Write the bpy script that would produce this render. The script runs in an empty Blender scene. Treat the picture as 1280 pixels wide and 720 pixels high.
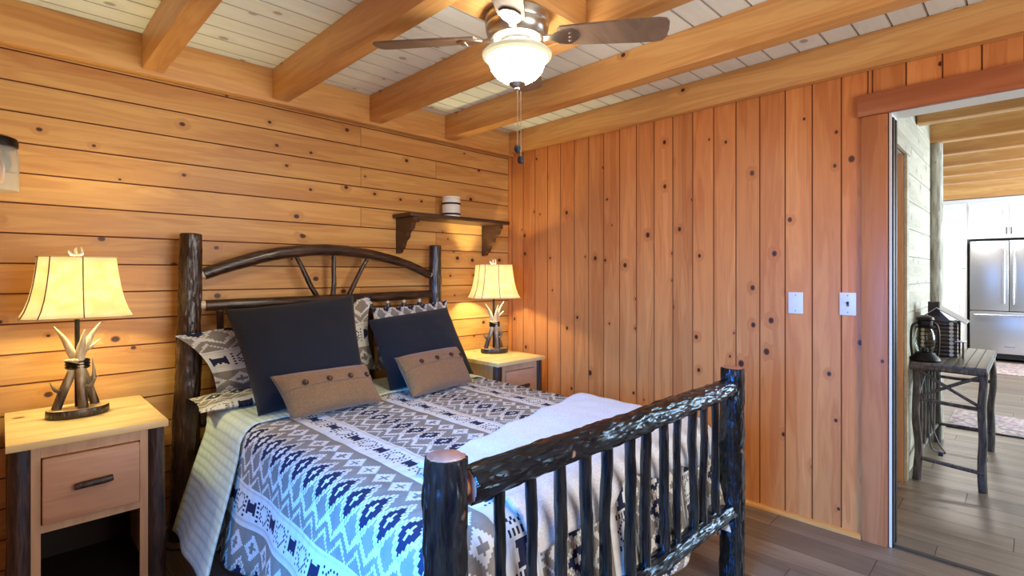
import bpy, bmesh, math, random
from mathutils import Vector, Matrix, noise
random.seed(7)
PI = math.pi
C = bpy.context.scene.collection
def V(*a): return Vector(a)
def s2l(c): return tuple(((x/255)/12.92 if x/255 <= .04045 else ((x/255+.055)/1.055)**2.4) for x in c)+(1,)

# ------------------------------------------------------------------ node helpers
class X:
    """a socket with arithmetic"""
    def __init__(s, nt, k): s.nt, s.k = nt, k
    def m(s, op, *o, clamp=False):
        n = s.nt.nodes.new('ShaderNodeMath'); n.operation = op; n.use_clamp = clamp
        for i, v in enumerate((s,)+o):
            if isinstance(v, X): s.nt.links.new(v.k, n.inputs[i])
            else: n.inputs[i].default_value = v
        return X(s.nt, n.outputs[0])
    def __add__(s, o): return s.m('ADD', o)
    __radd__ = __add__
    def __sub__(s, o): return s.m('SUBTRACT', o)
    def __rsub__(s, o): return (s*-1)+o
    def __mul__(s, o): return s.m('MULTIPLY', o)
    __rmul__ = __mul__
    def __truediv__(s, o): return s.m('DIVIDE', o)
    def lt(s, o): return s.m('LESS_THAN', o)
    def gt(s, o): return s.m('GREATER_THAN', o)
    def abs(s): return s.m('ABSOLUTE')
    def floor(s): return s.m('FLOOR')
    def mod(s, o): return s.m('FLOORED_MODULO', o)
    def sin(s): return s.m('SINE')
    def max(s, o): return s.m('MAXIMUM', o)
    def min(s, o): return s.m('MINIMUM', o)
    def pow(s, o): return s.m('POWER', o)
    def clamp(s): return s.m('ADD', 0.0, clamp=True)
    def step(s, a, b):
        n = s.nt.nodes.new('ShaderNodeMapRange'); n.interpolation_type = 'SMOOTHSTEP'
        s.nt.links.new(s.k, n.inputs[0]); n.inputs[1].default_value = a; n.inputs[2].default_value = b
        return X(s.nt, n.outputs[0])
class Mat:
    def __init__(s, name, rough=.5, metal=0, col=None, **kw):
        s.m = bpy.data.materials.new(name); s.m.use_nodes = True; s.nt = s.m.node_tree
        s.b = s.nt.nodes['Principled BSDF']; s.b.inputs['Roughness'].default_value = rough
        s.b.inputs['Metallic'].default_value = metal
        if col: s.b.inputs['Base Color'].default_value = s2l(col)
        for k, v in kw.items(): s.b.inputs[k.replace('_', ' ')].default_value = v
    def n(s, t, **kw):
        n = s.nt.nodes.new('ShaderNode'+t)
        for k, v in kw.items(): setattr(n, k, v)
        return n
    def obj(s, uv=False):
        t = s.n('TexCoord'); sp = s.n('SeparateXYZ'); s.nt.links.new(t.outputs['UV' if uv else 'Object'], sp.inputs[0])
        return [X(s.nt, o) for o in sp.outputs]
    def attr(s, name): return X(s.nt, s.n('Attribute', attribute_name=name).outputs['Fac'])
    def vec(s, a, b, c):
        n = s.n('CombineXYZ')
        for i, v in enumerate((a, b, c)):
            if isinstance(v, X): s.nt.links.new(v.k, n.inputs[i])
            else: n.inputs[i].default_value = v
        return n.outputs[0]
    def noise(s, vec, scale=1, detail=4, dist=0, rough=.5):
        n = s.n('TexNoise'); n.inputs['Scale'].default_value = scale; n.inputs['Detail'].default_value = detail
        n.inputs['Distortion'].default_value = dist; n.inputs['Roughness'].default_value = rough
        s.nt.links.new(vec, n.inputs['Vector']); return X(s.nt, n.outputs[0])
    def voro(s, vec, scale=1, dim='2D'):
        n = s.n('TexVoronoi', voronoi_dimensions=dim); n.inputs['Scale'].default_value = scale
        s.nt.links.new(vec, n.inputs['Vector'])
        sp = s.n('SeparateColor'); s.nt.links.new(n.outputs['Color'], sp.inputs[0])
        return X(s.nt, n.outputs['Distance']), X(s.nt, sp.outputs[0]), X(s.nt, sp.outputs[1])
    def mix(s, f, a, b, blend='MIX'):
        n = s.n('MixRGB', blend_type=blend)
        for i, v in enumerate((f, a, b)):
            if isinstance(v, X): s.nt.links.new(v.k, n.inputs[i])
            elif isinstance(v, (int, float)): n.inputs[i].default_value = v if i == 0 else (v, v, v, 1)
            else: n.inputs[i].default_value = s2l(v) if len(v) == 3 else v
        return X(s.nt, n.outputs[0])
    def scale(s, c, f):
        n = s.n('HueSaturation'); s.nt.links.new(c.k, n.inputs['Color'])
        s.nt.links.new(f.k, n.inputs['Value']); return X(s.nt, n.outputs[0])
    def color(s, c): s.nt.links.new(c.k, s.b.inputs['Base Color']); return s
    def bump(s, h, strength=.3, d=.01):
        n = s.n('Bump'); n.inputs['Strength'].default_value = strength; n.inputs['Distance'].default_value = d
        s.nt.links.new(h.k, n.inputs['Height']); s.nt.links.new(n.outputs[0], s.b.inputs['Normal']); return s

def wood(name, light, dark, knot=(70, 30, 12), ax=0, p=.35, rough=.42, gs=1.0, tone=True, ks=4.5, var=.3, gmix=1.0, kr=1.0):
    M = Mat(name, rough); o = M.obj()
    a = o[ax]; b = o[(ax+1) % 3]; c = o[(ax+2) % 3]
    t = M.attr('tone') if tone else None
    off = t*37.0 if tone else 0.0
    cr = b+c
    d, r1, r2 = M.voro(M.vec(a+off, cr*1.25+off, 0.0), ks)
    rad = (r2*.062+.032)*kr
    keep = r1.lt(p)
    halo = (d*-1/rad+3.2).clamp()*keep
    kn = ((d/rad)*-2.2+2.6).clamp()*keep
    g = M.noise(M.vec(a*(.9*gs)+off, (b+halo*.01)*(11*gs)+off, c*(11*gs)), 1, 4, .4)
    rings = (g*46+halo*3).sin()*.5+.5
    fine = M.noise(M.vec(a*(5*gs)+off, b*(130*gs), c*(130*gs)), 1, 3)
    f = (g.step(.3, .72)*.55+rings*.28+fine*.22)*gmix
    col = M.mix(f.clamp(), light, dark)
    col = M.mix(halo*.45, col, dark)
    col = M.mix(kn, col, knot)
    if tone: col = M.scale(col, t.mod(1.0)*var+(1-var/2))
    M.color(col).bump(fine*.4+rings*.6-kn, .08, .004)
    return M.m

def bark(name, dark=(30, 19, 14), mid=(62, 40, 28), pale=(150, 120, 92), ax=2, rough=.28, b=.6, thr=.66, sc=1.0, coat=.4):
    M = Mat(name, rough); o = M.obj()
    v = [o[0]*(70*sc), o[1]*(70*sc), o[2]*(70*sc)]; v[ax] = o[ax]*(9*sc)
    n1 = M.noise(M.vec(*v), 1, 5, .6)
    n2 = M.noise(M.vec(o[0]*9, o[1]*9, o[2]*5), 1, 3)
    d, r, r2 = M.voro(M.vec(o[0]*16, o[1]*16, o[2]*10), 1, '3D')
    pale_m = n1.step(thr, thr+.12)*n2.step(.45, .6)
    col = M.mix(n1.step(.35, .7), dark, mid)
    col = M.mix(n2.step(.58, .72)*.55, col, mid)
    col = M.mix(pale_m*.8, col, pale)
    col = M.mix(((d*-9+1.3).clamp())*r.lt(.12), col, (170, 130, 100))
    M.color(col).bump(n1, b, .012)
    if name.startswith('rough_glossy'):
        M.b.inputs['Specular Tint'].default_value = (.42, .70, 1, 1); M.b.inputs['Specular IOR Level'].default_value = .95  # blue of the daylight glints is put into the bark's specular tint
    M.b.inputs['Coat Weight'].default_value = coat; M.b.inputs['Coat Roughness'].default_value = .16
    return M.m

def fabric(name, c1, c2, sc=900, rough=.9, uv=False, b=.25, lump=20):
    M = Mat(name, rough); o = M.obj()
    n = M.noise(M.vec(o[0], o[1], o[2]), sc, 2); l = M.noise(M.vec(o[0], o[1], o[2]), lump, 3)
    M.color(M.mix((n.step(.3, .7)*.75+l*.3).clamp(), c1, c2)).bump(n+l*.6, b, .003)
    M.b.inputs['Sheen Weight'].default_value = .25
    return M.m
def plain(name, col, rough=.5, metal=0, **kw):
    M = Mat(name, rough, metal, **kw); o = M.obj()
    n = M.noise(M.vec(*o), 30, 3)
    M.color(M.mix(n*.25, col, tuple(int(x*.85) for x in col))); return M.m
def emis(name, col, st, base=(255, 255, 255)):
    M = Mat(name, .4, col=base); M.b.inputs['Emission Color'].default_value = s2l(col); M.b.inputs['Emission Strength'].default_value = st
    return M.m

# ------------------------------------------------------------------ mesh helpers
def NB(): return bmesh.new()
def box(bm, x0, x1, y0, y1, z0, z1, bev=0, mi=0):
    vs = [bm.verts.new((x, y, z)) for x in (x0, x1) for y in (y0, y1) for z in (z0, z1)]
    F = [(0, 1, 3, 2), (4, 6, 7, 5), (0, 4, 5, 1), (2, 3, 7, 6), (0, 2, 6, 4), (1, 5, 7, 3)]
    fs = [bm.faces.new([vs[i] for i in f]) for f in F]
    for f in fs: f.material_index = mi
    if bev:
        es = list({e for f in fs for e in f.edges})
        r = bmesh.ops.bevel(bm, geom=es, offset=bev, segments=2, affect='EDGES', profile=.6)
        for f in r['faces']: f.material_index = mi
    return fs
def frame_at(d, up=None):
    d = d.normalized(); u = up or (V(0, 0, 1) if abs(d.z) < .9 else V(1, 0, 0))
    a = d.cross(u).normalized(); return a, a.cross(d).normalized()
def spline(pts, n):
    """Catmull-Rom through pts"""
    pts = [Vector(p) for p in pts]
    if len(pts) < 3: return [pts[0].lerp(pts[1], i/n) for i in range(n+1)]
    P = [2*pts[0]-pts[1]]+pts+[2*pts[-1]-pts[-2]]; out = []
    for i in range(1, len(P)-2):
        for k in range(n):
            t = k/n; p0, p1, p2, p3 = P[i-1:i+3]
            out.append(.5*((2*p1)+(p2-p0)*t+(2*p0-5*p1+4*p2-p3)*t*t+(3*p1-p0-3*p2+p3)*t**3))
    out.append(pts[-1]); return out
def tube(bm, pts, r, seg=14, wob=0, cap=True, mi=0, capmi=None, seed=0, knobs=0, flat=1, ridge=0):
    pts = [Vector(p) for p in pts]; n = len(pts)
    rs = r if isinstance(r, (list, tuple)) else [r]*n
    if len(rs) != n: rs = [rs[0]+(rs[-1]-rs[0])*i/(n-1) for i in range(n)] if len(rs) == 2 else [rs[min(len(rs)-1, int(i/(n-1)*(len(rs)-1)))]*(1-(i/(n-1)*(len(rs)-1)) % 1)+rs[min(len(rs)-1, int(i/(n-1)*(len(rs)-1))+1)]*((i/(n-1)*(len(rs)-1)) % 1) for i in range(n)]
    rings = []; a = None
    for i, p in enumerate(pts):
        d = (pts[min(i+1, n-1)]-pts[max(i-1, 0)])
        if a is None: a, b = frame_at(d)
        else:
            d.normalize(); a = (a-d*a.dot(d)).normalized(); b = d.cross(a)*-1
            b = a.cross(d).normalized()
        ring = []
        for k in range(seg):
            th = 2*PI*k/seg; w = 1
            if wob:
                q = V(math.cos(th)*1.3+seed*3.1, math.sin(th)*1.3, (p-pts[0]).length*7+seed*1.7)
                w = 1+wob*noise.noise(q)+wob*.6*noise.noise(q*3.1)
            if ridge:
                ln = (p-pts[0]).length
                q = V(math.cos(th)*rs[i]*95+seed, math.sin(th)*rs[i]*95, ln*13)
                rg = abs(noise.noise(q))*2+.5*noise.noise(q*2.3)
                w += ridge*(rg-.5)/rs[i]
            ring.append(bm.verts.new(p+(a*math.cos(th)+b*math.sin(th)*flat)*rs[i]*w))
        rings.append(ring)
    for i in range(n-1):
        for k in range(seg):
            f = bm.faces.new((rings[i][k], rings[i][(k+1) % seg], rings[i+1][(k+1) % seg], rings[i+1][k])); f.material_index = mi
    if cap:
        cm = mi if capmi is None else capmi
        for ring, p, q, rr in ((rings[0], pts[0], pts[1], rs[0]), (rings[-1], pts[-1], pts[-2], rs[-1])):
            d = (p-q).normalized(); prev = ring; c0 = sum((v.co for v in ring), Vector())/seg
            for fr, off in ((.93, .09), (.8, .16)):
                cur = [bm.verts.new(c0+(v.co-c0)*fr+d*rr*off*.7) for v in ring]
                for k in range(seg):
                    f = bm.faces.new((prev[k], prev[(k+1) % seg], cur[(k+1) % seg], cur[k])); f.material_index = cm if fr < .9 else mi
                prev = cur
            f = bm.faces.new(prev); f.material_index = cm
    return rings
def lathe(bm, prof, cx=0, cy=0, seg=32, mi=0, sx=1, sy=1):
    rings = [[bm.verts.new((cx+r*sx*math.cos(2*PI*k/seg), cy+r*sy*math.sin(2*PI*k/seg), z)) for k in range(seg)] if r > 1e-5 else [bm.verts.new((cx, cy, z))] for r, z in prof]
    for A, B in zip(rings, rings[1:]):
        for k in range(seg):
            k2 = (k+1) % seg
            if len(A) == 1 and len(B) == 1: continue
            if len(A) == 1: f = bm.faces.new((A[0], B[k2], B[k]))
            elif len(B) == 1: f = bm.faces.new((A[k], A[k2], B[0]))
            else: f = bm.faces.new((A[k], A[k2], B[k2], B[k]))
            f.material_index = mi
def prism(bm, poly, axis, a0, a1, mi=0):
    def mk(p, a):
        q = list(p); q.insert(axis, a); return bm.verts.new(q)
    A = [mk(p, a0) for p in poly]; B = [mk(p, a1) for p in poly]; n = len(poly)
    fs = [bm.faces.new(A), bm.faces.new(B)]+[bm.faces.new((A[i], A[(i+1) % n], B[(i+1) % n], B[i])) for i in range(n)]
    for f in fs: f.material_index = mi
def mk(name, bm, mats, parent=None, base=None, smooth=True, angle=40, kind=None, norm=True):
    """link one mesh; vertices come in world (or root-local) coordinates"""
    o0 = Vector(base) if base else Vector((0, 0, 0))
    par_off = parent['_o'] if parent and '_o' in parent else None
    if norm: bmesh.ops.recalc_face_normals(bm, faces=bm.faces)
    if base: bmesh.ops.translate(bm, vec=-o0, verts=bm.verts)
    if smooth:
        for f in bm.faces: f.smooth = True
        for e in bm.edges:
            if len(e.link_faces) == 2 and e.calc_face_angle(0) > math.radians(angle): e.smooth = False
    me = bpy.data.meshes.new(name); bm.to_mesh(me); bm.free()
    for m in (mats if isinstance(mats, (list, tuple)) else [mats]): me.materials.append(m)
    o = bpy.data.objects.new(name, me); C.objects.link(o); o.location = o0
    if parent: o.parent = parent
    if kind: o['kind'] = kind
    return o
def tag(o, label, cat, group=None, kind=None):
    o['label'] = label; o['category'] = cat
    if group: o['group'] = group
    if kind: o['kind'] = kind
    return o
def thing(name, label, cat, loc=(0, 0, 0), group=None):
    o = bpy.data.objects.new(name, None); C.objects.link(o); o.location = loc; o.empty_display_size = .1
    return tag(o, label, cat, group)
class At:
    """parts of a thing given in world coordinates: shift to the thing's base"""
    def __init__(s, root): s.r = root; s.o = Vector(root.location)
    def __call__(s, name, bm, mats, parent=None, **kw):
        bmesh.ops.translate(bm, vec=-s.o, verts=bm.verts)
        return mk(name, bm, mats, parent or s.r, **kw)
def struct(name, bm, mats, **kw): return mk(name, bm, mats, kind='structure', **kw)
def dup(root, loc, label, rotz=0):
    r = root.copy(); C.objects.link(r); r.location = loc; r['label'] = label; r.rotation_euler = (0, 0, rotz)
    for ch in list(root.children):
        c = ch.copy(); C.objects.link(c); c.parent = r
        for g in list(ch.children):
            d = g.copy(); C.objects.link(d); d.parent = c
    return r
def tone_attr(o, vals):
    at = o.data.attributes.new('tone', 'FLOAT', 'FACE'); at.data.foreach_set('value', vals)

# ------------------------------------------------------------------ materials
pine_wall = wood('honey_pine_horizontal', (222, 174, 106), (186, 126, 68), ax=0, p=.45, var=.2, kr=.95)
pine_vert = wood('honey_pine_vertical', (224, 152, 88), (190, 110, 56), ax=2, p=.55, var=.2, kr=1.0)
groove = plain('board_groove', (128, 68, 34), .8)
groove_v = plain('upright_board_groove', (150, 84, 44), .8)
white_groove = plain('white_board_groove', (186, 182, 172), .8)
pine_beam_y = wood('pine_beam_lengthwise', (226, 176, 110), (194, 132, 72), ax=1, p=.3, tone=False, ks=3.5, kr=.8)
pine_beam_x = wood('pine_beam_crosswise', (226, 176, 110), (194, 132, 72), ax=0, p=.3, tone=False, ks=3.5, kr=.8)
pine_trim_z = wood('pine_trim_upright', (202, 134, 86), (166, 98, 56), ax=2, p=.1, tone=False)
pine_trim_y = wood('pine_trim_long', (190, 116, 74), (154, 84, 50), ax=1, p=.1, tone=False)
base_pine = wood('pine_baseboard', (226, 170, 96), (196, 130, 64), ax=1, p=.0, tone=False)
white_wash = wood('whitewashed_ceiling_boards', (244, 252, 250), (226, 234, 230), knot=(178, 172, 166), ax=0, p=.3, var=.07, rough=.6, gmix=.8, kr=1.3)
white_hall = wood('whitewashed_wall_boards', (208, 202, 180), (170, 162, 140), knot=(140, 130, 115), ax=0, p=.5, var=.1, rough=.6, kr=1.2)
floor_m = wood('grey_vinyl_planks', (136, 118, 100), (90, 75, 62), knot=(84, 72, 62), ax=1, p=.1, var=.36, rough=.38, gs=.7, kr=1.6)
bark_m = bark('dark_hickory_bark', mid=(66, 42, 30), thr=.61)
bark_foot = bark('rough_glossy_bark', dark=(8, 6, 7), mid=(40, 27, 20), pale=(110, 84, 66), rough=.2, b=.25, thr=.80, coat=0)
bark_foot_x = bark('rough_glossy_bark_rail', dark=(8, 6, 7), mid=(26, 18, 16), pale=(120, 84, 66), ax=0, rough=.2, b=.25, thr=.80, coat=0)
bark_x = bark('dark_hickory_bark_rail', ax=0, mid=(78, 48, 34))
bark_night = bark('nightstand_leg_bark', dark=(34, 22, 20), mid=(74, 50, 42), pale=(120, 90, 76), rough=.45, b=.4, coat=.1)
bark_grey = bark('weathered_twig', dark=(62, 54, 46), mid=(104, 94, 82), pale=(150, 140, 124), rough=.6, b=.4, coat=0)
log_grey = bark('weathered_pale_log', dark=(142, 134, 116), mid=(204, 198, 180), pale=(84, 72, 60), rough=.7, b=.3, coat=0, sc=.6)
cut_end = wood('cut_log_end', (186, 134, 112), (150, 96, 78), ax=2, p=0, tone=False, rough=.3)
pale_end = plain('pale_peeled_end', (232, 214, 184), .5)
top_pine = wood('pale_nightstand_top', (238, 210, 156), (206, 168, 108), ax=0, p=.2, tone=False, rough=.35, gs=.8)
front_pine = wood('pinkish_nightstand_front', (204, 158, 124), (170, 118, 88), ax=0, p=.14, tone=False, rough=.45)
frame_pine = wood('nightstand_frame', (206, 166, 128), (180, 134, 98), ax=2, p=.05, tone=False, rough=.45)
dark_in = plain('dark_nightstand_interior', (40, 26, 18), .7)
walnut = wood('dark_walnut_shelf', (92, 60, 40), (54, 34, 24), ax=0, p=.1, tone=False, rough=.4)
navy = fabric('navy_canvas', (11, 15, 25), (19, 24, 38), 700, .95, b=.2)
navy.node_tree.nodes['Principled BSDF'].inputs['Sheen Weight'].default_value = .08
burlap = fabric('brown_burlap', (102, 70, 38), (156, 112, 66), 330, .95, b=.3)
mint = None
sheet_m = fabric('white_sheet', (226, 230, 226), (240, 242, 238), 300, .9, b=.1, lump=8)
throw_m = fabric('white_plush_throw', (198, 198, 206), (224, 224, 230), 160, .95, b=.5, lump=30)
brown_lining = fabric('brown_box_spring_cover', (120, 92, 78), (146, 114, 96), 300, .9)
button_m = plain('brown_horn_button', (66, 40, 30), .25)
nickel = Mat('brushed_nickel', .28, 1.0, (190, 186, 178)).m
dark_metal = plain('dark_bronze_metal', (38, 34, 32), .4, .7)
chrome = Mat('polished_steel', .15, 1.0, (225, 225, 228)).m
white_paint = plain('white_paint', (236, 236, 234), .45)
white_plastic = plain('white_plastic', (226, 232, 238), .35)
grey_dot = plain('grey_screw', (120, 124, 128), .4)
black_m = plain('black_rubber', (18, 18, 20), .5)
ceramic = plain('white_ceramic', (238, 236, 230), .3)
paint_cab = plain('white_cabinet_paint', (240, 240, 240), .5)
steel_fr = Mat('brushed_stainless', .3, .85, (206, 210, 214)).m
blade_m = wood('fan_blade_walnut', (128, 106, 90), (98, 80, 68), ax=0, p=0, tone=False, rough=.5)
bowl_m = emis('frosted_glass_bowl_lit', (255, 236, 204), 74.0)
bowl_top = emis('frosted_glass_bowl_open_top', (255, 244, 224), 85.0)
bowl_rim = emis('frosted_glass_rim', (255, 246, 205), .55, (120, 116, 100))
bulb_m = emis('lamp_bulb_lit', (255, 214, 130), 8.0)

# lamp shade: parchment that lets the bulb through
M = Mat('parchment_shade', .8); o = M.obj(); nz = M.noise(M.vec(*o), 22, 5)
cc = M.mix(nz.step(.35, .7), (240, 222, 164), (250, 238, 196)); M.color(cc)
tr = M.n('BsdfTranslucent'); M.nt.links.new(cc.k, tr.inputs[0]); mx = M.n('MixShader'); mx.inputs[0].default_value = .55
M.nt.links.new(M.b.outputs[0], mx.inputs[1]); M.nt.links.new(tr.outputs[0], mx.inputs[2])
M.nt.links.new(mx.outputs[0], M.nt.nodes['Material Output'].inputs[0])
M.nt.links.new(cc.k, M.b.inputs['Emission Color']); M.b.inputs['Emission Strength'].default_value = .75
shade_m = M.m
seam_m = plain('brown_shade_lacing', (112, 80, 40), .7)
# antler: dark burr to ivory tips, by height over the base
M = Mat('antler', .4); o = M.obj(); nz = M.noise(M.vec(o[0]*60, o[1]*60, o[2]*12), 1, 4)
f = (o[2]+nz*.08).step(.10, .30)
M.color(M.mix(f, M.mix(nz.step(.4, .7), (52, 38, 28), (112, 90, 68)), M.mix(nz.step(.4, .7), (190, 166, 128), (228, 212, 178)))).bump(nz, .3, .004)
antler_m = M.m
# glass
M = Mat('clear_glass', .03, col=(240, 245, 240)); M.b.inputs['Transmission Weight'].default_value = 1; M.b.inputs['IOR'].default_value = 1.25; glass_m = M.m
M = Mat('seeded_glass', .12, col=(246, 246, 240)); M.b.inputs['Transmission Weight'].default_value = .8; M.b.inputs['IOR'].default_value = 1.2; jar_m = M.m

# quilt reverse: mint grey with rows of puckered stitching
M = Mat('mint_quilt_reverse', .9); u, v, w = M.obj(True)
nz = M.noise(M.vec(u*50, v*22, 0.0), 1, 4)
st = (((u+nz*.008)*(2*PI/.030)).sin()*.5+.5).pow(.45)*((((v+nz*.006)*(2*PI/.05)).sin()*.5+.5)*.3+.7)
M.color(M.mix(st, (184, 202, 188), (212, 226, 212))).bump(st+nz*.8, .35, .006); mint = M.m

# woven south-western pattern, drawn in the flat coordinates of the cloth (metres)
def quilt_material(name, scale=1.0):
    M = Mat(name, .9); u, v, w = M.obj(True)
    if scale != 1: u = u*scale; v = v*scale
    E = .0078
    uq = ((u/E).floor()+.5)*E; vq = ((v/E).floor()+.5)*E
    P = .46
    S = (uq*-1-2.06+P*10+P/2).mod(P)-P/2          # signed distance from a white band, growing to the left
    S2 = (uq*-1-2.06+P*10).mod(P)                 # 0..P
    T = .094
    tq = (vq+10.0).mod(T)-T/2
    TB = .188
    tb = (vq+10.0).mod(TB)-TB/2
    nz = M.noise(M.vec(u, v, 0.0), 300, 2); big = M.noise(M.vec(u*3, v*3, 0.0), 1, 2)
    gray = M.mix(nz, (124, 117, 110), (148, 141, 132))
    zone = ((vq*.5+S2)*(1/.094)).mod(2.0).lt(1.0)
    gray = M.mix(zone*.25, gray, (112, 104, 98))
    white = (212, 210, 206); nav = (18, 26, 62)
    col = gray
    # plus row
    dp = (S2-.128).abs()/.045+tq.abs()/.042
    col = M.mix(dp.lt(1.0), col, white)
    plus = ((S2-.128).abs().lt(.007)*tq.abs().lt(.018)).max((S2-.128).abs().lt(.018)*tq.abs().lt(.007))
    col = M.mix(plus, col, (128, 122, 116))
    # navy stepped diamonds with white outline
    dn = (S2-.245).abs()/.072+((vq+10.0+T/2).mod(T)-T/2).abs()/.047
    tn = (vq+10.0+T/2).mod(T)-T/2
    col = M.mix(dn.lt(1.18), col, white)
    col = M.mix(dn.lt(1.0)*dn.gt(.86), col, (168, 162, 154))
    col = M.mix(dn.lt(.78), col, nav)
    cross = ((S2-.245).abs().lt(.006)*tn.abs().lt(.014)).max((S2-.245).abs().lt(.018)*tn.abs().lt(.006))
    col = M.mix(cross, col, white)
    # zigzag
    zz = tn.abs()*1.1+.305
    dz = S2-zz
    col = M.mix(dz.abs().lt(.010), col, white)
    dz2 = S2-zz-.045
    col = M.mix(dz2.abs().lt(.006)*S2.lt(.40), col, white)
    # white band with navy stars and rings
    aS = S.abs()
    col = M.mix(aS.lt(.066), col, (214, 213, 210))
    col = M.mix(aS.gt(.050)*aS.lt(.056), col, (196, 192, 186))
    star = ((tb.abs()*.9+.006).gt(aS))*tb.abs().lt(.030)*aS.lt(.026)
    star2 = (aS+tb.abs()*.6).lt(.02)
    col = M.mix((star+star2).clamp(), col, nav)
    tr_ = (vq+10.0+TB/2).mod(TB)-TB/2
    rr = (tr_*tr_+S*S).pow(.5)
    tick = ((tr_/E+S/E).floor()).mod(2.0).lt(1.0)
    col = M.mix(rr.gt(.024)*rr.lt(.036)*tick, col, nav)
    tooth = (tb.abs()-.047).abs().lt(.006)*((S/E).floor()).mod(2.0).lt(1.0)*aS.lt(.042)
    col = M.mix(tooth, col, nav)
    q = (((v+big*.02)*(2*PI/.055)).sin()*.5+.5).pow(.3)*(((u+big*.02)*(2*PI/.075)).sin()*.5+.5).pow(.3)
    M.color(M.scale(col, q*.12+.92)).bump(q+nz*.2, .35, .006)
    return M.m
quilt_m = quilt_material('southwestern_quilt')
sham_m = quilt_material('southwestern_sham', .8)

# rug
M = Mat('faded_red_rug', .95); o = M.obj(); d, r1, r2 = M.voro(M.vec(o[0]*1.4, o[1], 0.0), 19)
nz = M.noise(M.vec(*o), 40, 4)
c = M.mix(d.step(.15, .5), (196, 186, 180), (128, 74, 78)); c = M.mix(r1.lt(.22), c, (66, 62, 84)); c = M.mix(r2.lt(.14), c, (170, 120, 150))
M.color(M.mix(nz*.75, c, (206, 198, 194))); rug_m = M.m

# ------------------------------------------------------------------ room shell
def boards(bm, tones, along, cross, nax, ns, face, a0, a1, cs, joints=lambda i: [], ch=.0035, dp=.006):
    """cs: list of cross-axis seam positions; boards between them"""
    def v(a, c, n):
        q = [0, 0, 0]; q[along] = a; q[cross] = c; q[nax] = face+ns*n; return bm.verts.new(q)
    for i, (c0, c1) in enumerate(zip(cs, cs[1:])):
        if abs(c1-c0) < .012: continue
        lo, hi = min(c0, c1), max(c0, c1)
        js = [a0]+sorted(joints(i))+[a1]
        for j, (p, q) in enumerate(zip(js, js[1:])):
            t = random.random()*3
            e0 = .0015 if j else 0; e1 = .0015 if j < len(js)-2 else 0
            prof = [(lo+.0006, -dp), (lo+ch, 0), (hi-ch, 0), (hi-.0006, -dp)]
            A = [v(p+e0, c, n) for c, n in prof]; B = [v(q-e1, c, n) for c, n in prof]
            for k in range(3):
                f = bm.faces.new((A[k], A[k+1], B[k+1], B[k])); f.material_index = 0 if k == 1 else 1; tones.append(t)
    return bm
def back_plane(bm, tones, nax, ns, face, rect, dp=.0062, th=.06):
    """solid backing behind the boards; rect = (ax, lo, hi) twice"""
    lo = [0]*3; hi = [0]*3
    for ax, a, b in rect: lo[ax], hi[ax] = a, b
    n0, n1 = face-ns*dp, face-ns*(dp+th); lo[nax], hi[nax] = min(n0, n1), max(n0, n1)
    for f in box(bm, lo[0], hi[0], lo[1], hi[1], lo[2], hi[2], mi=1): tones.append(.5)

CEIL = 2.49; XL = -3.75; YF = -4.35; DY0, DY1 = -2.635, -3.50; DZ = 2.094
# wall behind the headboard: horizontal pine boards
bm = NB(); tn = []
zs = [CEIL+.02, 2.424, 2.292]+[2.1595-.1325*k for k in range(0, 17)]+[0.0]
boards(bm, tn, 0, 2, 1, -1, 0.0, XL, 0.0, zs, lambda i: [-1.359, -3.4] if i % 2 == 0 else [-.749])
back_plane(bm, tn, 1, -1, 0.0, ((0, XL, 0.006), (2, 0, CEIL)))
w = struct('wall_back', bm, [pine_wall, groove], smooth=False, norm=False); tone_attr(w, tn)
# right wall: vertical pine boards, doorway cut out
bm = NB(); tn = []
ys = [0.0, -.048]+[-.179-.1328*k for k in range(18)]
ys = [y for y in ys if y > -2.5]
boards(bm, tn, 2, 1, 0, -1, 0.0, 0.0, 2.35, ys+[-2.55])
yy = [-2.55]+[-2.436-.1328*k for k in range(1, 8)]+[DY1-.02]
boards(bm, tn, 2, 1, 0, -1, 0.0, DZ+.02, 2.35, [y for y in yy])
boards(bm, tn, 2, 1, 0, -1, 0.0, 0.0, 2.35, [DY1-.02-.1328*k for k in range(7)])
for rect in (((1, DY0+.0, 0.066), (2, 0, CEIL)), ((1, DY1, DY0), (2, DZ+.02, CEIL)), ((1, YF, DY1), (2, 0, CEIL))):
    back_plane(bm, tn, 0, -1, 0.0, rect, th=.10)
w = struct('wall_right', bm, [pine_vert, groove_v], smooth=False, norm=False); tone_attr(w, tn)
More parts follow.
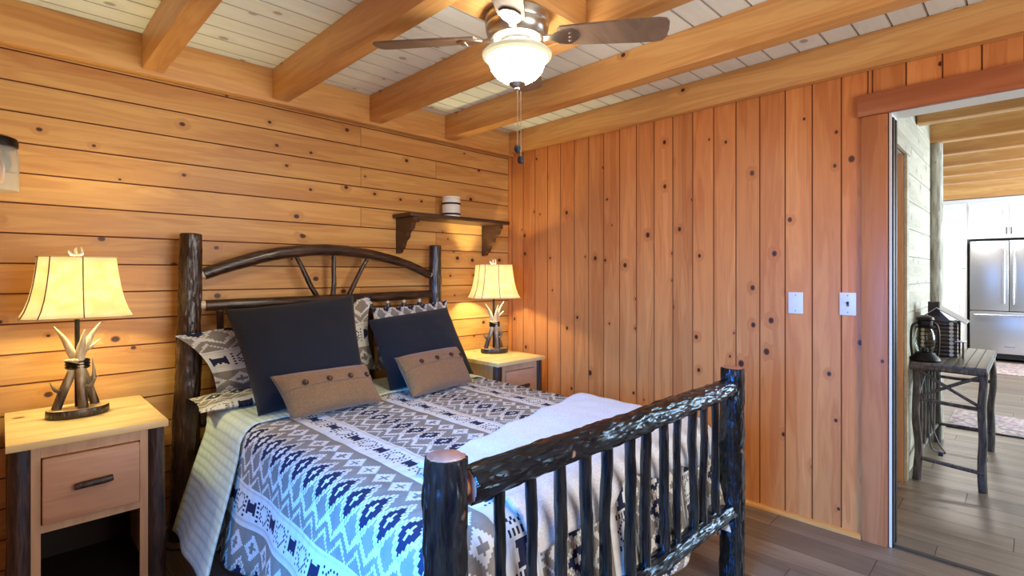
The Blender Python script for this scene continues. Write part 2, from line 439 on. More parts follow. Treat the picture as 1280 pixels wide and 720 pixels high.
# left and front walls (behind the camera), each with a window opening
def wall_with_window(name, nax, face, lo, hi, wl, wh, z0, z1, out):
    bm = NB(); ca = 1-nax
    def bx(c0, c1, a, b):
        q = [[0, 0], [0, 0], [a, b]]; q[ca] = [c0, c1]; q[nax] = sorted([face, face+out*.1])
        box(bm, *q[0], *q[1], *q[2])
    bx(lo, wl, 0, CEIL); bx(wh, hi, 0, CEIL); bx(wl, wh, 0, z0); bx(wl, wh, z1, CEIL)
    return struct(name, bm, wood(name+'_pine', (214, 148, 88), (172, 100, 50), ax=ca, p=.3, tone=False), smooth=False)
wall_with_window('wall_left', 0, XL, YF, 0.0, -3.0, -1.55, .75, 2.1, -1)
wall_with_window('wall_front', 1, YF, XL, 0.0, -2.6, -.9, .6, 2.1, -1)
def window(name, nax, face, wl, wh, z0, z1):
    ca = 1-nax; root = bpy.data.objects.new(name, None); C.objects.link(root); root['kind'] = 'structure'
    bm = NB()
    def bx(c0, c1, a, b, t=.03):
        q = [[0, 0], [0, 0], [a, b]]; q[ca] = [c0, c1]; q[nax] = [face-t, face+t]; box(bm, *q[0], *q[1], *q[2])
    bx(wl, wl+.05, z0, z1); bx(wh-.05, wh, z0, z1); bx(wl+.05, wh-.05, z0, z0+.05); bx(wl+.05, wh-.05, z1-.05, z1)
    m = (wl+wh)/2; bx(m-.02, m+.02, z0+.05, z1-.05, .02)
    mk('window_frame', bm, white_paint, root, smooth=False)
window('window_1', 0, XL-.05, -3.0, -1.55, .75, 2.1); window('window_2', 1, YF-.05, -2.6, -.9, .6, 2.1)
# floor (bedroom, hall, kitchen): grey planks along y
bm = NB(); tn = []
def floor_strip(x0, x1, y0, y1):
    k = int(math.floor(x0/.18))
    xs = [x0]+[.18*i for i in range(k+1, int(math.ceil(x1/.18)))]+[x1]
    random.seed(3)
    boards(bm, tn, 1, 0, 2, 1, 0.0, y0, y1, xs, lambda i: [y for y in [y0+((i*.47) % 1.2)+1.2*j for j in range(9)] if y0+.05 < y < y1-.05], ch=.0012, dp=.0015)
floor_strip(XL, 0.02, YF, 0.0); floor_strip(.03, 8.6, -5.2, .6)
back_plane(bm, tn, 2, 1, 0.0, ((0, XL, 8.6), (1, -5.2, .6)), dp=.0016)
fl_groove = plain('plank_seam', (66, 56, 48), .7)
w = struct('floor', bm, [floor_m, fl_groove], smooth=False, norm=False); tone_attr(w, tn)
# ceilings
bm = NB(); tn = []
boards(bm, tn, 0, 1, 2, -1, CEIL, XL, 0.0, [0.0-.1328*k for k in range(34)], dp=.007, ch=.005)
back_plane(bm, tn, 2, -1, CEIL, ((0, XL-.1, .1), (1, YF-.1, .06)), dp=.0072)
w = struct('ceiling', bm, [white_wash, white_groove], smooth=False, norm=False); tone_attr(w, tn)
bm = NB(); box(bm, .107, 8.7, -5.3, .7, 2.82, 2.88); struct('ceiling', bm, white_wash, smooth=False)
# baseboard on the right wall
bm = NB(); prism(bm, [(-.0, .0), (-.022, .0), (-.021, .012), (-.012, .021), (-.0, .024)], 1, -2.525, -.0)
struct('baseboard_right', bm, base_pine, smooth=False)
# doorway
d1 = bpy.data.objects.new('door_1', None); C.objects.link(d1); d1['kind'] = 'structure'
bm = NB(); box(bm, -.022, -.0005, -2.632, -2.527, 0, DZ, .004); mk('casing', bm, pine_trim_z, d1)
bm = NB(); box(bm, -.022, -.0005, DY1-.105, DY1, 0, DZ, .004); mk('casing', bm, pine_trim_z, d1)
bm = NB(); box(bm, -.03, -.0005, DY1-.13, -2.512, DZ+.001, 2.203, .004); mk('casing_header', bm, pine_trim_y, d1)
bm = NB(); box(bm, .0, .135, DY0-.012, DY0-.001, 0, DZ); mk('jamb', bm, white_paint, d1, smooth=False)
for a, b in ((.002, .045), (.07, .10)):
    bm = NB(); box(bm, a, b, DY0-.018, DY0-.0125, 0, DZ-.02); mk('weather_strip', bm, dark_metal, d1, smooth=False)
bm = NB(); box(bm, .0, .135, DY1+.001, DY1+.012, 0, DZ); mk('jamb', bm, white_paint, d1, smooth=False)
bm = NB(); box(bm, -.0, .135, DY1, DY0, DZ+.0005, DZ+.019); mk('jamb_head', bm, white_paint, d1, smooth=False)
bm = NB(); box(bm, .012, .04, DY1+.012, DY0-.013, .0, .006, .002); struct('trim_1', bm, fl_groove)

# ------------------------------------------------------------------ ceiling beams
def beam(label, x0, x1, y0, y1, z0, z1, m, bev=.006):
    bm = NB(); box(bm, x0, x1, y0, y1, z0, z1, bev)
    o = mk('timber_beam', bm, m, base=((x0+x1)/2, (y0+y1)/2, z0)); return tag(o, label, 'beam')
RIMF = -.07
beam('long honey pine beam along the top of the headboard wall', XL, -.0005, RIMF, -.0065, 2.30, CEIL-.001, pine_beam_x)
beam('long honey pine beam along the top of the vertical-board wall', -.06, -.0065, YF, RIMF-.001, 2.318, CEIL-.001, pine_beam_y)
names = ['honey pine ceiling beam farthest left, above the left nightstand side of the bed',
         'honey pine ceiling beam second from the left, over the middle of the headboard wall',
         'honey pine ceiling beam whose middle passes right behind the fan',
         'honey pine ceiling beam just right of the fan, nearest the vertical-board wall']
for x, n in zip((-2.515, -1.902, -1.29, -.675), names):
    beam(n, x-.045, x+.045, YF, RIMF-.001, 2.318, CEIL-.001, pine_beam_y)
bm = NB(); box(bm, -1.856, -1.336, -1.83, -1.59, 2.322, CEIL-.001, .003)
tag(mk('fan_mounting_board', bm, pine_beam_x, base=(-1.596, -1.71, 2.322)), 'wide pine block between two ceiling beams holding the fan', 'wood block')

# ------------------------------------------------------------------ bed
BX0, BX1, HY, FY = -2.361, -.845, -.12, -2.225
bed = thing('log_bed', 'dark bark log bed with sunburst headboard and spindled footboard', 'bed', ((BX0+BX1)/2, -1.17, 0))
B = At(bed)
def logpath(p, q, n=10, amp=.006, seed=0):
    p, q = Vector(p), Vector(q); out = []
    for i in range(n+1):
        t = i/n; o = V(noise.noise(V(seed*5.1, t*2.2, 1)), noise.noise(V(seed*5.1, t*2.2, 7)), noise.noise(V(seed*5.1, t*2.2, 13)))
        out.append(p.lerp(q, t)+o*amp)
    return out
bm = NB(); tube(bm, logpath((BX0-.035, HY, 0), (BX0, HY, 1.518), 130, .008, 1), [.066, .062, .057, .052, .05], 64, .09, seed=1, ridge=.0026); B('headboard_post', bm, bark_m)
bm = NB(); tube(bm, logpath((BX1+.004, HY, 0), (BX1, HY, 1.518), 110, .006, 2), [.050, .047, .045, .044], 56, .07, seed=2, ridge=.002); B('headboard_post', bm, bark_m)
# arched top rail with pale tapered ends
arch = spline([(BX0+.055, HY, 1.318), (-2.15, HY, 1.375), (-1.93, HY, 1.435), (-1.66, HY, 1.465), (-1.38, HY, 1.448), (-1.1, HY, 1.39), (BX1-.05, HY, 1.315)], 8)
bm = NB(); tube(bm, arch, [.030, .036, .036, .033, .029, .028], 18, .07, seed=3, capmi=1); 
B('headboard_arch', bm, [bark_x, pale_end])
bm = NB(); tube(bm, logpath((BX0+.058, HY, 1.158), (BX1-.05, HY, 1.172), 26, .008, 4), [.029, .032, .03, .031, .028], 18, .07, seed=4, capmi=1)
B('headboard_rail', bm, [bark_x, pale_end])
for x in (BX0, BX1):
    s = 1 if x == BX0 else -1
    for z in (1.318, 1.16 if s > 0 else 1.17):
        bm = NB(); tube(bm, [(x+s*.03, HY, z-.002), (x+s*.05, HY, z), (x+s*.06, HY, z+.001)], .022, 12); B('peeled_tenon', bm, pale_end)
for i, (a, b) in enumerate((((-1.838, 1.43), (-1.712, 1.185)), ((-1.603, 1.448), (-1.609, 1.185)), ((-1.374, 1.428), (-1.508, 1.185)))):
    bm = NB(); tube(bm, logpath((a[0], HY, a[1]), (b[0], HY, b[1]), 8, .006, 10+i), [.012, .016], 10, .12, seed=5+i); B('sunburst_spindle', bm, bark_m)
bm = NB(); tube(bm, logpath((BX0+.04, HY, .56), (BX1-.04, HY, .56), 20, .006, 7), .03, 14, .07, seed=7); B('headboard_rail', bm, bark_x)
for i in range(11):
    x = -2.23+.125*i
    bm = NB(); tube(bm, [(x, HY, 1.155), (x, HY, 1.13), (x, HY, 1.122)], .011, 8); tube(bm, logpath((x, HY, 1.124), (x+.008, HY, .57), 8, .006, 20+i), [.017, .019], 10, .1, seed=20+i, mi=1)
    B('headboard_spindle', bm, [pale_end, bark_m])
# footboard
bm = NB(); tube(bm, logpath((BX0-.008, FY, 0), (BX0, FY, .918), 150, .004, 31), [.049, .048, .048, .046], 84, .07, seed=31, capmi=1, ridge=.0032); B('footboard_post', bm, [bark_foot, cut_end])
bm = NB(); tube(bm, logpath((BX1, FY, 0), (BX1+.005, FY, .918), 120, .004, 32), [.050, .048, .050, .045], 72, .08, seed=32, capmi=1, ridge=.003); B('footboard_post', bm, [bark_foot, cut_end])
bm = NB(); tube(bm, logpath((BX0+.058, FY, .842), (BX1-.035, FY, .838), 240, .010, 33), [.042, .040, .041, .039, .038], 72, .08, seed=33, capmi=1, ridge=.0034); B('footboard_rail', bm, [bark_foot_x, cut_end])
bm = NB(); tube(bm, [(BX0+.03, FY, .842), (BX0+.056, FY, .842)], .022, 12); B('peeled_tenon', bm, cut_end)
bm = NB(); tube(bm, logpath((BX0+.045, FY, .345), (BX1-.035, FY, .325), 220, .010, 34), [.036, .034, .035, .033], 64, .08, seed=34, capmi=1, ridge=.003); B('footboard_rail', bm, [bark_foot_x, cut_end])
for i, x in enumerate((-2.202, -2.093, -1.976, -1.859, -1.757, -1.63, -1.534, -1.423, -1.321, -1.203, -1.109, -1.008)):
    bm = NB(); r = random.uniform(.0145, .019)
    tube(bm, logpath((x+random.uniform(-.012, .012), FY, .35), (x, FY, .825), 40, .006, 40+i), [r*1.1, r*.95, r], 20, .14, seed=40+i, ridge=.0012); B('footboard_spindle', bm, bark_foot)
for x, xx in ((BX0+.005, BX0+.035), (BX1-.035, BX1-.005)):
    bm = NB(); box(bm, x, xx, FY+.05, HY-.05, .20, .34, .004); B('side_rail', bm, base_pine)
MX0, MX1, MY0, MY1, MT = -2.318, -.888, -2.13, -.17, .655
bm = NB(); box(bm, MX0+.01, MX1-.01, MY0+.01, MY1-.01, .22, .40, .03); B('box_spring', bm, brown_lining)
bm = NB(); box(bm, MX0, MX1, MY0, MY1, .405, MT-.008, .05); B('mattress', bm, sheet_m)

# cloth laid over the bed: flat coordinates -> draped position
R0 = .07
def drape(s, t, off, wavy=.012, flare=.10, tmax=-.1, ph=0.0, lump=.006):
    x0, x1, y0, y1 = MX0+R0-.02, MX1-R0+.02, MY0+R0-.02, 9
    cx = min(max(s, x0), x1); cy = min(max(t, y0), y1)
    ex, ey = s-cx, t-cy; L = math.hypot(ex, ey)
    if L < 1e-9: h = vz = 0; dx = dy = 0
    else:
        dx, dy = ex/L, ey/L; q = R0*PI/2
        if L < q: h = R0*math.sin(L/R0); vz = R0*(1-math.cos(L/R0))
        else: h = R0+flare*(L-q); vz = R0+(L-q)*.995
        k = max(0, L-q)/.35
        u = (t if abs(dx) > abs(dy) else s)*9+math.atan2(dy, dx)*3+ph
        h += wavy*k*(math.sin(u)+.6*math.sin(u*2.3+1))
    nx, nz = (0, 1) if L < R0*PI/2 else (1, 0)
    bump = lump*(noise.noise(V(s*5, t*5, ph))+.6*noise.noise(V(s*11, t*11, ph+4))) if lump else 0
    a = min(L/(R0*PI/2), 1)*PI/2 if L > 0 else 0
    return V(cx+dx*(h+off*math.sin(a)), cy+dy*(h+off*math.sin(a)), MT-vz+off*math.cos(a)+bump*math.cos(a)+.012*math.cos((cx-(x0+x1)/2)*1.9)*math.cos(a))
def cloth(name, ss, ts, keep, pos, m, uvf=None, th=.006, parent=None, base=None):
    bm = NB(); uvl = bm.loops.layers.uv.new('UVMap'); g = {}
    for i, s in enumerate(ss):
        for j, t in enumerate(ts): g[i, j] = bm.verts.new(pos(s, t))
    for i in range(len(ss)-1):
        for j in range(len(ts)-1):
            if not keep((ss[i]+ss[i+1])/2, (ts[j]+ts[j+1])/2): continue
            f = bm.faces.new((g[i, j], g[i+1, j], g[i+1, j+1], g[i, j+1]))
            for lp, (a, b) in zip(f.loops, ((i, j), (i+1, j), (i+1, j+1), (i, j+1))):
                lp[uvl].uv = uvf(ss[a], ts[b]) if uvf else (ss[a], ts[b])
    bmesh.ops.delete(bm, geom=[v for v in bm.verts if not v.link_faces], context='VERTS')
    if parent and not base:
        bmesh.ops.translate(bm, vec=-Vector(parent.location), verts=bm.verts)
    o = mk(name, bm, m, parent, base=base, angle=180, norm=False)
    md = o.modifiers.new('thickness', 'SOLIDIFY'); md.thickness = th; md.offset = -1
    return o
def rng(a, b, d):
    n = max(1, int(round(abs(b-a)/d))); return [a+(b-a)*i/n for i in range(n+1)]
HS = .46
ss = rng(MX0-HS, MX1+HS, .018); ts = rng(MY0-.44, -.50, .018)
def qkeep(s, t):
    ex = max(MX0+R0-.02-s, s-MX1+R0-.02, 0); ey = max(MY0+R0-.02-t, 0)
    return math.hypot(ex, ey) < HS+.02 and ey < .43
quilt = cloth('quilt', ss, ts, qkeep, lambda s, t: drape(s, t, .014, .022, .22 if s < -1.6 else .16), quilt_m, base=(-1.6, -1.3, MT))
tag(quilt, 'grey, white and navy patterned quilt spread over the log bed', 'quilt')
# turned-down head end showing the mint reverse
ss = rng(MX0-HS+.015, MX1+HS-.02, .018); ts = rng(-.80, -.36, .018)
def flap(s, t):
    ex = max(MX0+.05-s, 0)+.6*max(s-MX1+.05, 0)
    k = (t+.36)/(-.44)                       # 0 head side, 1 fold edge
    rt = (s-MX0)/(MX1-MX0)
    tt = t-.50*ex*(.5+.5*k)+.12*max(0, min(1, rt))*k
    p = drape(s, tt, .026, .008, .42 if s < -1.6 else .2, lump=.005)
    return p
fl = cloth('turned_down_edge', ss, ts, lambda s, t: True, flap, mint, parent=quilt)
fl['label'] = 'plain mint grey reverse of the quilt, folded back'
# white throw folded over the foot end
ss = rng(MX0+.22, MX1+.24, .016); ts = [i/46 for i in range(47)]
def thr(s, k):
    rt = (s-MX0)/(MX1-MX0)
    top = -1.80+.33*max(0, min(1.05, rt))+.008*math.sin(s*23)
    bot = -2.185+.022*math.sin(s*8+1)+.014*math.sin(s*19)
    if rt > 1: bot += .12*min(1, (rt-1)*4)
    t = top+(bot-top)*k
    ed = max(0, 1-(s-MX0-.22)/.12)
    return drape(s+.05*ed*k, t, .032, .022, .10, ph=2.0, lump=.008)+V(0, 0, .007*ed*math.sin(k*75+s*9))
th_o = cloth('throw_blanket', ss, ts, lambda s, t: True, thr, throw_m, uvf=lambda s, t: (s, t), th=.014, base=(-1.6, -1.95, MT))
tag(th_o, 'plain white plush throw folded across the foot of the bed', 'blanket')

# ------------------------------------------------------------------ pillows
def pillow_fn(bl, br, tr, tl, th, pinch=.06, sag=0.0, seed=0, flange=0):
    bl, br, tr, tl = map(Vector, (bl, br, tr, tl))
    n = ((br-bl).cross(tl-bl)).normalized()
    def P(u, v, side):
        # u,v in [-1,1]
        uu = u*(1-pinch*(1-v*v)*abs(u)**2); vv = v*(1-pinch*(1-u*u)*abs(v)**2)
        a, b = (uu+1)/2, (vv+1)/2
        p = bl.lerp(br, a).lerp(tl.lerp(tr, a), b)
        f = 1-flange
        q = max(0, 1-abs(u/f)**3.0)*max(0, 1-abs(v/f)**3.0)
        h = th*(q**.55)
        w = noise.noise(V(u*1.6+seed, v*1.6, seed))*.12*th+noise.noise(V(u*5+seed, v*5, seed))*.05*th
        return p+n*(side*h+w*q)-n*sag*(1-v)*0
    return P, n
def pillow(name, P, m, N=26, uvs=(.5, .5), uvo=(0, 0), parent=None, base=None):
    bm = NB(); uvl = bm.loops.layers.uv.new('UVMap')
    for side in (1, -1):
        g = [[bm.verts.new(P(-1+2*i/N, -1+2*j/N, side)) for j in range(N+1)] for i in range(N+1)]
        for i in range(N):
            for j in range(N):
                q = [(i, j), (i+1, j), (i+1, j+1), (i, j+1)]
                if side < 0: q.reverse()
                f = bm.faces.new([g[a][b] for a, b in q])
                for lp, (a, b) in zip(f.loops, q): lp[uvl].uv = (uvo[0]+uvs[0]*b/N, uvo[1]+uvs[1]*a/N)
    bmesh.ops.remove_doubles(bm, verts=bm.verts, dist=.0004)
    return mk(name, bm, m, parent, base=base, angle=180, norm=True)
# shams against the headboard
P, _ = pillow_fn((-2.30, -.32, .735), (-1.45, -.36, .75), (-1.415, -.25, 1.185), (-2.465, -.27, 1.025), .05, .10, seed=1, flange=.10)
tag(pillow('pillow_sham', P, sham_m, 36, (.5, .75), (.05, .02), base=(-1.95, -.3, .7)), 'patterned quilted sham propped behind the left navy pillow', 'pillow')
P, _ = pillow_fn((-1.40, -.27, .72), (-.80, -.27, .72), (-.80, -.20, 1.135), (-1.39, -.20, 1.105), .04, .07, seed=2, flange=.10)
tag(pillow('pillow_sham', P, sham_m, 36, (.5, .75), (.05, .3), base=(-1.13, -.3, .7)), 'patterned quilted sham propped behind the right navy pillow', 'pillow')
P, _ = pillow_fn((-2.42, -.50, .695), (-1.70, -.52, .715), (-1.70, -.20, .72), (-2.40, -.22, .71), .032, .05, seed=9, flange=.06)
tag(pillow('pillow_sham', P, sham_m, 30, (.5, .75), (.28, .1), base=(-2.05, -.36, .65)), 'patterned sham lying flat at the left edge, under the propped sham', 'pillow')
# navy squares
P, _ = pillow_fn((-2.235, -.70, .685), (-1.72, -.74, .72), (-1.60, -.36, 1.195), (-2.27, -.33, 1.145), .075, .05, seed=3)
tag(pillow('throw_pillow', P, navy, 30, base=(-1.95, -.6, .68)), 'navy square pillow on the left, behind the left brown pillow', 'pillow')
P, _ = pillow_fn((-1.58, -.72, .70), (-.96, -.68, .70), (-.90, -.33, 1.095), (-1.50, -.34, 1.045), .075, .05, seed=4)
tag(pillow('throw_pillow', P, navy, 30, base=(-1.25, -.55, .68)), 'navy square pillow on the right, behind the right brown pillow', 'pillow')
def lumbar(corners, seed, label):
    P, n = pillow_fn(*corners, .062, .04, seed=seed)
    base = tuple((corners[0][i]+corners[1][i])/2 for i in range(3))
    root = thing('lumbar_pillow', label, 'pillow', base, 'brown lumbar pillows with button flaps')
    pillow('cushion', lambda u, v, s: P(u, v, s)-Vector(base), burlap, 28, parent=root)
    bm = NB(); N = 28; rows = []
    v0 = .12
    for i in range(N+1):
        u = -.985+1.97*i/N
        rows.append([bm.verts.new(P(u, v0+(.93-v0)*j/6, 1)+n*(.005 if 0 < j < 6 else (.006 if j == 0 else .001))-Vector(base)) for j in range(7)]+[])
    for i in range(N):
        for j in range(6): bm.faces.new((rows[i][j], rows[i+1][j], rows[i+1][j+1], rows[i][j+1]))
    low = [bm.verts.new(P(-.985+1.97*i/N, v0-.02, 1)-n*.004-Vector(base)) for i in range(N+1)]
    for i in range(N): bm.faces.new((low[i], low[i+1], rows[i+1][0], rows[i][0]))
    mk('button_flap', bm, burlap, root, angle=60)
    for u in (-.56, -.08, .38, .80):
        c = P(u, v0+.14, 1)-Vector(base)+n*.006
        a = (Vector(corners[1])-Vector(corners[0])).normalized(); b = n.cross(a)
        bm = NB(); prev = None; S = 16
        for r, h in ((.0125, 0), (.0135, .004), (.011, .0075), (.008, .006), (.0001, .0055)):
            ring = [bm.verts.new(c+(a*math.cos(2*PI*k/S)+b*math.sin(2*PI*k/S))*r+n*h) for k in range(S)]
            if prev:
                for k in range(S): bm.faces.new((prev[k], prev[(k+1) % S], ring[(k+1) % S], ring[k]))
            prev = ring
        mk('button', bm, button_m, root)
lumbar([(-2.165, -.885, .695), (-1.715, -.88, .695), (-1.745, -.755, .865), (-2.21, -.765, .868)], 5, 'brown lumbar pillow with four buttons leaning on the left navy pillow')
lumbar([(-1.575, -.925, .695), (-1.105, -.835, .695), (-1.115, -.70, .885), (-1.56, -.73, .872)], 6, 'brown lumbar pillow with four buttons leaning on the right navy pillow')

# ------------------------------------------------------------------ nightstands
def nightstand(loc, label):
    root = thing('nightstand', label, 'nightstand', loc, 'pine nightstands with log legs')
    W, D, H = .237, .305, .727
    bm = NB(); box(bm, -W, W, -D, D, H-.026, H, .004); mk('tabletop', bm, top_pine, root)
    for i, (sx, sy) in enumerate(((-1, -1), (1, -1), (-1, 1), (1, 1))):
        bm = NB(); tube(bm, logpath((sx*(W-.034), sy*(D-.045), 0), (sx*(W-.038), sy*(D-.045), H-.03), 10, .004, 60+i), [.034, .031], 14, .1, seed=60+i); mk('leg', bm, bark_night, root)
    y = -D+.028
    bm = NB(); box(bm, -.172, -.146, y, y+.02, .03, H-.027); box(bm, .146, .172, y, y+.02, .03, H-.027)
    box(bm, -.1455, .1455, y, y+.02, .658, H-.027); box(bm, -.1455, .1455, y, y+.02, .388, .416); box(bm, -.1455, .1455, y, y+.02, .03, .09)
    mk('face_frame', bm, frame_pine, root, smooth=False)
    dr = NB(); box(dr, -.143, .143, y-.018, y+.012, .418, .655, .007); d = mk('drawer', dr, front_pine, root)
    bm = NB(); tube(bm, [(-.055, y-.035, .538), (-.03, y-.037, .541), (.03, y-.037, .543), (.055, y-.035, .545)], [.012, .014, .012], 12, .1, seed=5)
    tube(bm, [(-.03, y-.037, .541), (-.03, y-.015, .541)], .006, 8); tube(bm, [(.03, y-.037, .543), (.03, y-.015, .543)], .006, 8)
    mk('drawer_handle', bm, bark_night, d)
    for s in (-1, 1):
        bm = NB(); box(bm, s*.196-.007, s*.196+.007, -D+.075, D-.075, .06, H-.027); mk('side_panel', bm, frame_pine, root, smooth=False)
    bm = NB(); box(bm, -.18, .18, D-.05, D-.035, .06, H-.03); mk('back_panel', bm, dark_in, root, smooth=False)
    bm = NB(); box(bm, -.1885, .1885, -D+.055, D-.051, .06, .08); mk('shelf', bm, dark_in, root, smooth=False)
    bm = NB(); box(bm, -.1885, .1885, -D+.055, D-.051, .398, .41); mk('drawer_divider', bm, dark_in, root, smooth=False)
    return root
ns = nightstand((-2.80, -.347, 0), 'pine nightstand with log legs, left of the bed near the sconce')
dup(ns, (-.482, -.335, 0), 'pine nightstand with log legs, right of the bed in the corner')

# ------------------------------------------------------------------ antler lamps
def table_lamp(loc, label):
    root = thing('table_lamp', label, 'lamp', loc, 'antler table lamps')
    # half-round slab with bark edge
    bm = NB(); n = 36
    def ov(r): return [(r*.104*math.cos(2*PI*k/n)*(1+.03*math.sin(3*2*PI*k/n+1)), r*.078*math.sin(2*PI*k/n)*(1+.04*math.cos(2*2*PI*k/n))) for k in range(n)]
    rings = [[bm.verts.new((x, y, z)) for x, y in ov(r)] for r, z in ((.0, .0), (.96, 0), (1.0, .006), (1.0, .028), (.97, .034), (.9, .035), (.0, .035))]
    for i in range(6):
        for k in range(n):
            f = bm.faces.new((rings[i][k], rings[i][(k+1) % n], rings[i+1][(k+1) % n], rings[i+1][k])); f.material_index = 0 if i < 4 else 1
    bmesh.ops.remove_doubles(bm, verts=bm.verts, dist=1e-5)
    mk('base', bm, [bark_m, top_pine], root)
    bm = NB(); tube(bm, [(0, .012, .03), (0, .012, .46)], .0085, 14); lathe(bm, [(.0, .44), (.016, .44), (.018, .47), (.012, .5), (0, .5)], 0, .012, 16); mk('stem', bm, dark_metal, root)
    def antler(main, tines, r0):
        bm = NB(); pts = spline(main, 7); n = len(pts)
        tube(bm, pts, [r0*(1-.2*i/(n-1)) if i < n*.6 else r0*.88*(1-((i/(n-1)-.6)/.4)**1.5*.93) for i in range(n)], 12, .06, seed=int(r0*1e4))
        for tn_ in tines:
            q = spline(tn_, 6); m_ = len(q); tube(bm, q, [.0115*(1-.9*(i/(m_-1))**1.3) for i in range(m_)], 10)
        return mk('antler', bm, antler_m, root)
    antler([(-.068, -.01, .035), (-.048, -.012, .10), (-.012, -.012, .20), (.022, -.005, .28), (.045, .0, .33), (.078, .0, .388)],
           [[(-.046, -.012, .11), (-.07, -.014, .115), (-.088, -.014, .15)], [(.02, -.005, .27), (.05, -.008, .29), (.074, -.01, .315)]], .017)
    antler([(.06, .025, .035), (.045, .022, .09), (.018, .012, .18), (-.018, .0, .26), (-.042, -.004, .32), (-.074, -.004, .375)],
           [[(.042, .02, .10), (.055, .015, .16), (.05, .012, .235)]], .0165)
    antler([(.015, -.045, .035), (.012, -.04, .10), (.006, -.03, .2), (.008, -.026, .27), (.014, -.03, .31), (.02, -.038, .36)],
           [[(.013, -.042, .125), (.035, -.05, .125), (.062, -.055, .165)], [(.006, -.03, .225), (-.02, -.045, .235), (-.052, -.055, .24)]], .018)
    bm = NB()
    for z in (.203, .215, .227): lathe(bm, [(.037, z-.007), (.043, z), (.037, z+.007), (.033, z), (.037, z-.007)], 0, -.008, 24, sx=1, sy=.9)
    mk('leather_binding', bm, dark_metal, root)
    # cut-corner rectangular bell shade
    def sec(hw, hd): 
        c = .28
        return [(hw, -hd*(1-c)), (hw, hd*(1-c)), (hw*(1-c), hd), (-hw*(1-c), hd), (-hw, hd*(1-c)), (-hw, -hd*(1-c)), (-hw*(1-c), -hd), (hw*(1-c), -hd)]
    levels = [(0, .178, .150), (.12, .163, .136), (.3, .149, .122), (.5, .139, .112), (.75, .130, .105), (1, .124, .10)]
    bm = NB(); prev = None; z0, z1 = .413, .662
    for t, hw, hd in levels:
        pts = sec(hw, hd); ring = []
        for i in range(8):
            a, b = pts[i], pts[(i+1) % 8]
            for k in range(6): ring.append(bm.verts.new((a[0]+(b[0]-a[0])*k/6, .012+a[1]+(b[1]-a[1])*k/6, z0+(z1-z0)*t)))
        if prev:
            for k in range(48): bm.faces.new((prev[k], prev[(k+1) % 48], ring[(k+1) % 48], ring[k]))
        prev = ring
    sh = mk('lamp_shade', bm, shade_m, root, angle=20)
    md = sh.modifiers.new('thickness', 'SOLIDIFY'); md.thickness = .002
    for i in (1, 2, 5, 6, 8):                   # lacing down the corners and the front face
        if i == 8: path = [V(.01, .012-hd-.002, z0+(z1-z0)*t) for t, hw, hd in levels]
        else: path = [V(sec(hw+.002, hd+.002)[i][0], .012+sec(hw+.002, hd+.002)[i][1], z0+(z1-z0)*t) for t, hw, hd in levels]
        bm = NB(); tube(bm, path, .0022, 6); mk('shade_lacing', bm, seam_m, sh)
    for t, hw, hd in (levels[0], levels[-1]):
        bm = NB(); p = [V(x, .012+y, z0+(z1-z0)*t) for x, y in sec(hw+.001, hd+.001)]
        tube(bm, p+p[:2], .003, 6, cap=False); mk('shade_trim', bm, top_pine, sh)
    bm = NB(); tube(bm, [(0, .012, .655), (0, .012, .672)], .007, 10)
    for pts in ([(-.004, .012, .67), (-.02, .012, .675), (-.028, .012, .69)], [(0, .012, .67), (-.006, .012, .69), (-.002, .012, .703)], [(.003, .012, .67), (.016, .012, .68), (.012, .012, .705)]):
        tube(bm, spline(pts, 4), [.007, .006, .003], 8)
    mk('finial', bm, pale_end, root)
    bm = NB(); lathe(bm, [(0, .49), (.014, .495), (.026, .535), (.022, .565), (0, .578)], 0, .012, 20); mk('bulb', bm, bulb_m, root)
    return root
lm = table_lamp((-2.819, -.30, .727), 'lit antler table lamp on the left nightstand')
dup(lm, (-.402, -.262, .727), 'lit antler table lamp on the corner nightstand, right of the bed', rotz=math.radians(-28))

# ------------------------------------------------------------------ wall shelf and jar
sh = thing('wall_shelf', 'dark wooden wall shelf on two scrolled brackets above the headboard', 'shelf', (-.66, -.0065, 1.705)); A = At(sh)
bm = NB(); box(bm, -1.125, -.205, -.23, -.0065, 1.705, 1.732, .005); A('shelf_board', bm, walnut)
prof = [(-.007, 1.704), (-.215, 1.704), (-.215, 1.672), (-.20, 1.668), (-.192, 1.65), (-.185, 1.628), (-.160, 1.618), (-.138, 1.60), (-.132, 1.572), (-.112, 1.556), (-.092, 1.545), (-.082, 1.52), (-.07, 1.50), (-.05, 1.488), (-.038, 1.468), (-.007, 1.462)]
for x in (-1.095, -.30):
    bm = NB(); prism(bm, prof, 0, x, x+.035); A('bracket', bm, walnut, smooth=False)
jar = thing('candle_jar', 'white ribbed ceramic jar with two dark bands on the wall shelf', 'jar', (-.70, -.12, 1.732)); A = At(jar)
bm = NB(); lathe(bm, [(0, 1.7325), (.062, 1.7325), (.067, 1.738), (.067, 1.862), (.063, 1.868), (.058, 1.868), (.056, 1.80), (0, 1.80)], -.70, -.12, 48); A('jar_body', bm, ceramic)
for z in (1.756, 1.832):
    bm = NB(); lathe(bm, [(.067, z-.007), (.0695, z-.006), (.0695, z+.006), (.067, z+.007)], -.70, -.12, 48); A('band', bm, black_m)
bm = NB(); lathe(bm, [(0, 1.869), (.064, 1.869), (.066, 1.874), (.064, 1.884), (.0, 1.886)], -.70, -.12, 48); A('lid', bm, ceramic)

